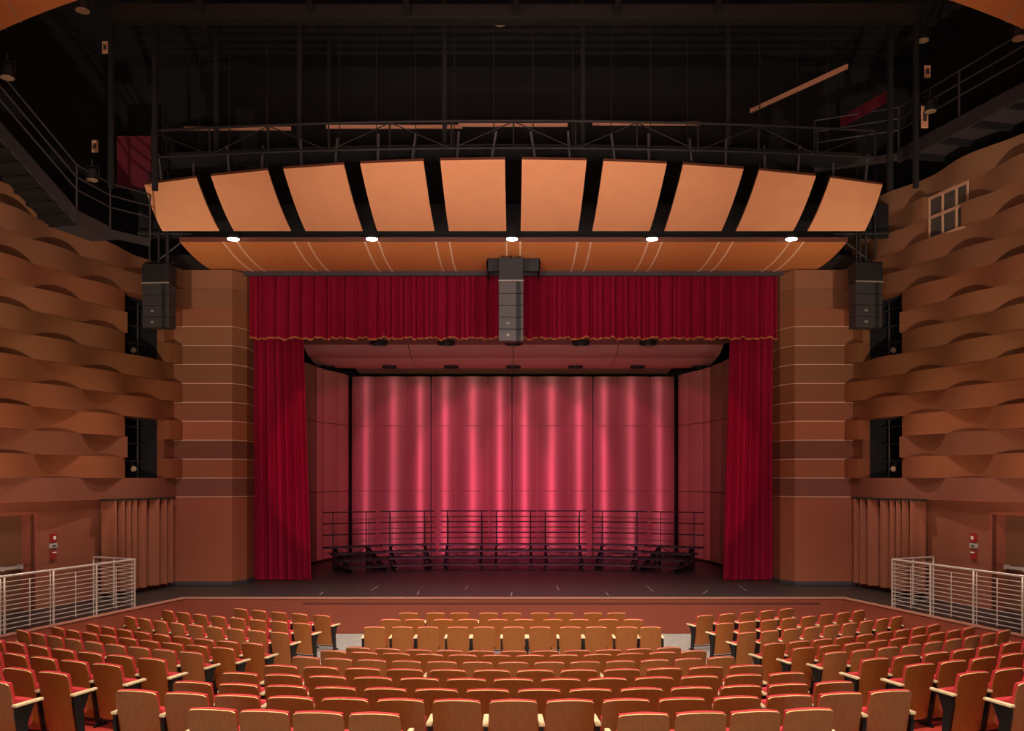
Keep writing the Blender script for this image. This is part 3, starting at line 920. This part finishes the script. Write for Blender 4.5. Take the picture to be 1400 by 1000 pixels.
# left stair
t = thing('catwalk_stair', 'left dark steel stair with pipe rails descending toward the stage', 'stair')
def lwp(u, off): return wpt(u, -1, off)
top = (*lwp(10.5, 1.0), 13.30); mid = (*lwp(5.1, 1.0), 10.50); end = (*lwp(3.9, 1.0), 10.42); far = (lwp(3.9, 1.0)[0]+.65, lwp(3.9, 1.0)[1]+.9, 10.42)
bm = bmesh.new(); bar(bm, top, mid, .06, .32); bar(bm, mid, end, .06, .32); bar(bm, end, far, .06, .2); obj('stringer', bm, M['steelgrey'], t)
bm = bmesh.new(); a, b_ = lwp(10.5, .22), lwp(5.1, .22); bar(bm, (a[0], a[1], 13.3), (b_[0], b_[1], 10.5), .06, .3); obj('stringer', bm, M['darksteel'], t)
for i in range(15):
    q = (i+.5)/15
    u = 10.5 + (5.1-10.5)*q; z = 13.3+(10.5-13.3)*q
    a, b_ = lwp(u+.2, 1.0), lwp(u-.2, 1.0); c, d = lwp(u-.2, .2), lwp(u+.2, .2)
    bm = bmesh.new(); prism(bm, [a, b_, c, d], z-.16, z-.10); prism(bm, [b_, (b_[0]-.03, b_[1]+.0), (c[0], c[1]-.03), c], z-.28, z-.1)
    obj('tread', bm, M['darksteel'], t)
bm = bmesh.new(); prism(bm, [lwp(5.0, 1.0), lwp(3.6, 1.0), lwp(3.6, .2), lwp(5.0, .2)], 10.34, 10.42)
obj('landing', bm, M['header'], t)
pp = [top, (*lwp(7.6, 1.0), 11.80), mid, end, far]
rails(t, [(p[0], p[1], p[2]+.12) for p in pp])
# under-frame brackets around the left and right array hangers
for s in (-1, 1):
    t = thing('rigging_bracket', 'dark angled rigging bracket above the %s loudspeaker array' % ('left' if s < 0 else 'right'), 'bracket')
    for (a, b_) in (((s*9.0, 25.3, 10.9), (s*10.0, 25.3, 10.12)), ((s*8.9, 25.4, 11.0), (s*10.4, 25.3, 11.0)), ((s*9.6, 25.3, 11.0), (s*9.6, 25.3, 10.12)), ((s*9.4, 25.3, 10.18), (s*10.2, 25.3, 10.18))):
        bm = bmesh.new(); tube(bm, [a, b_], .03, 8); obj('strut', bm, M['darksteel'], t)
# black infill beyond the ends of the lower band
for s in (-1, 1):
    bm = bmesh.new(); prism(bm, [(s*9.25, 26.2), (s*10.2, 26.2), (s*10.9, 28.3), (s*9.25, 28.3)], 10.56, 10.62)
    prism(bm, [(s*8.4, 27.9), (s*10.9, 27.9), (s*10.9, 28.0), (s*8.4, 28.0)], 10.6, 12.4)
    struct('trim_%d' % (7 if s < 0 else 8), bm, M['blackout'], 'black soffit over the %s column' % ('left' if s < 0 else 'right'), 'trim')
# catwalk stage lights
for i, (px, py, yy, where) in enumerate(((10, 106, 19.5, 'on the upper rail of the left stair'), (126, 246, 22.5, 'at the foot of the left stair'), (113, 14, 18.5, 'near the top left corner'), (1394, 52, 18.0, 'on the right catwalk rail'),
                                  (1262, 55, 22.5, 'behind the right catwalk'), (684, 32, 22.0, 'hanging under the roof beam near the centre'), (1272, 152, 22.4, 'low behind the right catwalk rails'))):
    p = gz(px, py, yy)
    c = thing('stage_light', 'small dark stage light with glinting lens %s' % where, 'stage light', p)
    bm = bmesh.new(); cyl(bm, (0, 0), .15, .1, .0, .26, 16); obj('housing', bm, M['darksteel'], c)
    bm = bmesh.new(); cyl(bm, (0, 0), .135, .135, -.02, .005, 16); obj('lens', bm, M['dimlens'], c)
    bm = bmesh.new(); tube(bm, [(-.17, 0, .1), (-.17, 0, .34), (.17, 0, .34), (.17, 0, .1)], .012, 6); tube(bm, [(0, 0, .34), (0, 0, (16.93-p.z if i in (2, 4, 5) else .5))], .02, 6); obj('yoke', bm, M['darksteel'], c)
for px, py, yy, lab in ((144, 65, 23.5, 'pale wall plate high on the upper left black wall'), (130, 200, 23.8, 'small pale box by the left stair rail'), (1268, 98, 23.4, 'pale wall plate behind the right catwalk'), (1264, 160, 22.9, 'tan cabinet behind the right catwalk rails')):
    big = 'cabinet' in lab
    p = gz(px, py, yy); bm = bmesh.new(); w, h = (.09, .28) if big else (.08, .16)
    box(bm, -w, w, -.02, .02, -h, h); bevel(bm, .01, 1)
    o = obj('wall_plate', bm, M['beige'], None, loc=p); tag(o, lab, 'wall plate')
    bm = bmesh.new(); box(bm, -w*.5, w*.5, -.03, -.015, -h*.4, h*.4); obj('cover', bm, M['header'], o)

# ------------------------------------------------------------------ guard rails
for s in (-1, 1):
    side = 'left' if s < 0 else 'right'
    t = thing('guard_rail', 'stainless guard rail with horizontal bars on the %s side platform' % side, 'guard rail')
    A = (s*(edge_x(22.95)+.06), 22.95); n = 6; L = 8.0
    B = (s*(edge_x(22.95-L)+.06), 22.95-L)
    C = (s*10.85, 23.62)
    P = lambda a, b_, q, z: (a[0]+(b_[0]-a[0])*q, a[1]+(b_[1]-a[1])*q, z)
    bm = bmesh.new(); tube(bm, [(*B, STG+1.19), (*A, STG+1.19), (*C, STG+1.19)], .026, 10); obj('top_rail', bm, M['stainless'], t)
    for k in range(11):
        z = STG + .09 + k*.098
        bm = bmesh.new(); tube(bm, [(*B, z), (*A, z), (*C, z)], .010, 6); obj('bar', bm, M['stainless'], t)
    for i in range(n+1):
        q = i/n
        bm = bmesh.new()
        tube(bm, [P(A, B, q, STG), P(A, B, q, STG+1.19)], .024, 8); tube(bm, [P(A, B, q+.012, STG), P(A, B, q+.012, STG+1.15)], .012, 8)
        obj('post', bm, M['stainless'], t)
        if i < n:
            bm = bmesh.new(); tube(bm, [P(A, B, q+.5/n, STG+.05), P(A, B, q+.5/n, STG+1.08)], .012, 8); obj('baluster', bm, M['stainless'], t)
    for q in (.5, 1):
        bm = bmesh.new(); tube(bm, [P(A, C, q, STG), P(A, C, q, STG+1.19)], .022, 8); obj('post', bm, M['stainless'], t)

# ------------------------------------------------------------------ auditorium chairs
def chair_back():
    bm = bmesh.new(); rows = []
    for j in range(9):
        q = j/8; z = .13 + .71*q
        y = .03 - .135*q**1.15
        r = []
        for i in range(13):
            w = -1 + 2*i/12
            top_ = .022*(1-w*w) if j == 8 else .022*(1-w*w)*q
            half = .243 - (.012 if j == 8 and abs(w) > .99 else 0) - .012*(1-q)
            r.append((w*half, y - .035*(1-w*w), z + top_ - (.01 if (j == 8 and abs(w) > .99) else 0)))
        rows.append(r)
    slab(bm, rows, (0, .013, .003))
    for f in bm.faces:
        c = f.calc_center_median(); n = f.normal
        f.material_index = 1 if n.z > .6 else 0  # upward edge faces get a pale colour as painted highlight from above
    return bm
def chair_cushion():
    bm = bmesh.new(); rows = []
    for j in range(8):
        q = j/7; z = .30 + .545*q
        y = .03 - .135*((z-.13)/.71)**1.15 + .017
        r = []
        for i in range(13):
            w = -1 + 2*i/12
            r.append((w*.226, y - .035*(1-w*w), z + .024*(1-w*w)*q))
        rows.append(r)
    slab(bm, rows, (0, .042, .004))
    return bm
def seat_fold(w, y0, y1, z0, z1, lean):
    bm = bmesh.new()
    v = box(bm, -w, w, y0, y1, z0, z1)
    for q in v:
        q.co.y += (q.co.z - z0)*lean
        if q.co.z > z0+.1 : q.co.x *= .94
    bmesh.ops.recalc_face_normals(bm, faces=bm.faces)
    bevel(bm, .022, 3)
    return bm
def standard_bm(x):
    bm = bmesh.new()
    prof = [(-.02, 0.0), (.20, 0.0), (.20, .025), (.11, .05), (.09, .40), (.16, .56), (.20, .59), (-.05, .59), (-.06, .50), (.02, .05), (-.02, .025)]
    a = [bm.verts.new((x-.018, p[0], p[1])) for p in prof]; b_ = [bm.verts.new((x+.018, p[0], p[1])) for p in prof]
    n = len(prof)
    for k in range(n): bm.faces.new((a[k], a[(k+1) % n], b_[(k+1) % n], b_[k]))
    bm.faces.new(a[::-1]); bm.faces.new(b_)
    bmesh.ops.recalc_face_normals(bm, faces=bm.faces)
    return bm
def arm_bm(x):
    bm = bmesh.new(); rows = []
    box(bm, x-.032, x+.032, -.075, .29, .592, .622)
    for q in bm.verts:
        if q.co.y > .2: q.co.x = x + (q.co.x-x)*.8; q.co.z += .006
    bevel(bm, .009, 2)
    return bm
chair = thing('theatre_chair', 'x', 'chair', group='theatre chairs')
obj('backrest', chair_back(), [M['wood'], M['edgehighlight']], chair, True)
obj('back_cushion', chair_cushion(), M['red'], chair, True)
seat = obj('seat', seat_fold(.225, .10, .19, .33, .62, .22), M['red'], chair, True)
obj('seat_shell', seat_fold(.215, .195, .215, .35, .60, .22), M['wood'], seat)
obj('standard', standard_bm(-.277), M['black'], chair)
obj('armrest', arm_bm(-.277), M['maple'], chair)
bm = bmesh.new(); bar(bm, (-.26, .05, .36), (.26, .05, .36), .04, .05); bar(bm, (-.26, .03, .10), (.26, .03, .10), .03, .02); obj('cross_bar', bm, M['black'], chair)
chair_end = dup(chair, (0, 0, 0), 0, 'x')       # same chair closed with a second arm
obj('standard', standard_bm(.277), M['black'], chair_end)
obj('armrest', arm_bm(.277), M['maple'], chair_end)
proto_used = {False: False, True: False}
def place(x, y, z, rz, label, group, end=False):
    src = chair_end if end else chair
    if not proto_used[end]:
        proto_used[end] = True
        src.location = (x, y, z); src.rotation_euler = (0, 0, rz); src['label'] = label; src['group'] = group
        return src
    return dup(src, (x, y, z), rz, label, group)

LOOK = 'wood-backed red chair'
def lab(i, n, row, block):
    """position words; rows counted from the stage, seats from the left end"""
    return '%s, %s seat from left, %s row from stage, %s block' % (LOOK, ORD[i], ORD[row-1], block)
# centre block fixed rows (arc)
counts = {18.6: 15, 17.7: 14, 16.8: 13, 15.9: 12, 13.4: 13, 12.5: 12, 11.6: 11}
rowno = {11.6: 4, 12.5: 5, 13.4: 6, 15.9: 7, 16.8: 8, 17.7: 9, 18.6: 10}
Hof = dict(ROWS)
YB = .09   # the back leans toward the camera by this much at its top
for r, n in counts.items():
    for i in range(n):
        th = (i-(n-1)/2)*.556/r
        x, y = r*sin(th), CEN - r*cos(th)
        place(x*1.0 - 0, y + YB, fl(Hof[r]), th, lab(i, n, rowno[r], 'centre'), 'theatre chairs of the centre block', end=(i == n-1))
# last row, four chairs each side of a gap
for sgn, pxs in ((-1, (289, 363, 438, 515)), (1, (877, 955, 1031, 1107))):
    for i, px in enumerate(pxs):
        x = (px-702)/148.; th = x/19.3
        y = CEN - sqrt(19.3**2 - x*x)
        place(x, y+YB, fl(2.12), asin(x/19.3), '%s, %s from left in the nearest row, %s of its gap' % (LOOK, ORD[i], 'left' if sgn < 0 else 'right'),
              'theatre chairs of the nearest row', end=(i == 3))
# loose pit chairs, straight rows
pit = {3: ([512,550,585,626,661.5,702.5,738.5,780,815.5,857,890], 20.6), 2: ([534,567,606,640,680.5,716,756,791.5,832,866], 21.7), 1: ([558,595.5,628,668,700,738.5,771.5,811,843], 22.75)}
for k, (pxs, d) in pit.items():
    for i, px in enumerate(pxs):
        place((px-702)*d/F, d+YB, 0, 0, lab(i, len(pxs), k, 'centre'), 'loose chairs of the centre pit rows', end=(i % 2 == 1 or i == len(pxs)-1))
# side blocks
side_rows = {1: (4.66, 22.35, 5, .645, radians(22), 1/18., 3.32), 2: (4.87, 21.14, 8, .625, radians(21), 1/18., 3.32), 3: (5.05, 19.86, 9, .60, radians(21), 1/18., 3.32)}
for r, (x0, y0, n) in SIDE.items(): side_rows[rowno[r]] = (x0, y0, n, .56, PH0, KAP, Hof[r])
for sgn in (-1, 1):
    blk = 'left' if sgn < 0 else 'right'
    for row, (x0, y0, n, pitch, ph, kap, H) in side_rows.items():
        for i in range(n):
            x, y, a = side_pt(x0, y0, i*pitch, ph, kap)
            ro = a*sgn
            # second arm on the aisle side for the left block, on the wall end for the right block
            end = (i == 0) if sgn < 0 else (i == n-1)
            place(sgn*x, y+YB*cos(a), fl(H) if row > 3 else 0, ro,
                  '%s, %s from the aisle, %s row from stage, %s block' % (LOOK, ORD[i], ORD[row-1], blk), 'theatre chairs of the %s block' % blk, end=end)

# ------------------------------------------------------------------ lights
def look(o, tgt):
    d = Vector(tgt) - o.location
    o.rotation_euler = d.to_track_quat('-Z', 'Y').to_euler()
def light(name, kind, loc, tgt, energy, col, size=.5, size_y=None, spot=None, blend=.5, spread=None):
    l = bpy.data.lights.new(name, kind); l.energy = energy; l.color = col
    if kind == 'AREA':
        l.size = size
        if spread: l.spread = radians(spread)
        if size_y: l.shape = 'RECTANGLE'; l.size_y = size_y
    else: l.shadow_soft_size = size
    if spot: l.spot_size = radians(spot); l.spot_blend = blend
    o = bpy.data.objects.new(name, l); COL.objects.link(o); o.location = loc; look(o, tgt)
    return o
WARM = (1, .80, .62); NEUT = (1, .9, .78)
# house lights over the seating
for x in (-6, -2, 2, 6):
    for y in (7.0, 11.5):
        light('house_light', 'SPOT', (x, y, 15.5), (x*1.05, y+4.5, 0), 3300, NEUT, .25, spot=95, blend=.6)
light('seat_back_fill', 'SPOT', (0, -3, 9.5), (0, 10.5, 1), 2600, NEUT, .3, spot=62, blend=.8)  # added fill from behind the camera, brightens the chair backs
# front row downlights (slot)
for px in (319, 508.5, 700, 891.5, 1082):
    x = (px-702)*24.85/F
    light('slot_light', 'SPOT', (x, 24.85, 10.66), (x*.98, 22.0, 0), 1500, NEUT, .12, spot=88, blend=.7)
# wash on the clouds from the house
light('cloud_wash', 'AREA', (0, 9, 6.8), (0, 25, 11.6), 310, (1, .80, .68), 12, 1.2, spread=75)
for s in (-1, 1):
    light('cloud_fill', 'SPOT', (s*5.6, 8.5, 2.9), (-s*1.5, 27, 10.7), 1500, (1, .84, .7), .15, spot=52, blend=.8)  # added fill pair out of view, lifts the lower ceiling band
# wall washes: one pair from the catwalks, one pair of uplights low at the side aisles
for s in (-1, 1):
    light('wall_wash', 'SPOT', (s*3.0, 13.0, 14.8), (s*11.4, 24, 4.0), 300, WARM, .12, spot=75, blend=.8)
    light('wall_uplight', 'SPOT', (s*7.3, 11.9, 2.4), (s*12.6, 22.5, 8.2), 3800, WARM, .08, spot=64, blend=.8)
# pink beams on the shell from the rear of the house
for k, x in enumerate((-5.4, -2.7, 0, 2.7, 5.4)):
    light('shell_beam', 'SPOT', (0, -6.0, 7.0), (x, 38, 4.0), (17000, 20000, 25000, 20000, 17000)[k], (1, .13, .36), .16, spot=11.5, blend=.15)
light('shell_core', 'SPOT', (0, -6.0, 7.0), (0, 38, 3.3), 14000, (1, .12, .34), .16, spot=7, blend=1)
# valance and leg wash
for s in (-1, 1):
    light('curtain_wash', 'SPOT', (s*5, 12.5, 13.5), (s*7.2, 28.8, 3.4), 1700, (1, .5, .72), .3, spot=32, blend=.7)
light('valance_wash', 'SPOT', (0, 12.5, 7.0), (0, 28.6, 9.3), 400, (1, .5, .8), .3, spot=60, blend=.9)

# world: faint warm ambience
w = bpy.data.worlds.new('world'); sc.world = w; w.use_nodes = True
w.node_tree.nodes['Background'].inputs[0].default_value = (1, .75, .6, 1)
w.node_tree.nodes['Background'].inputs[1].default_value = .02
sc.view_settings.view_transform = 'Standard'
sc.view_settings.look = 'None'
sc.cycles.max_bounces = 5
sc.cycles.sample_clamp_indirect = 4
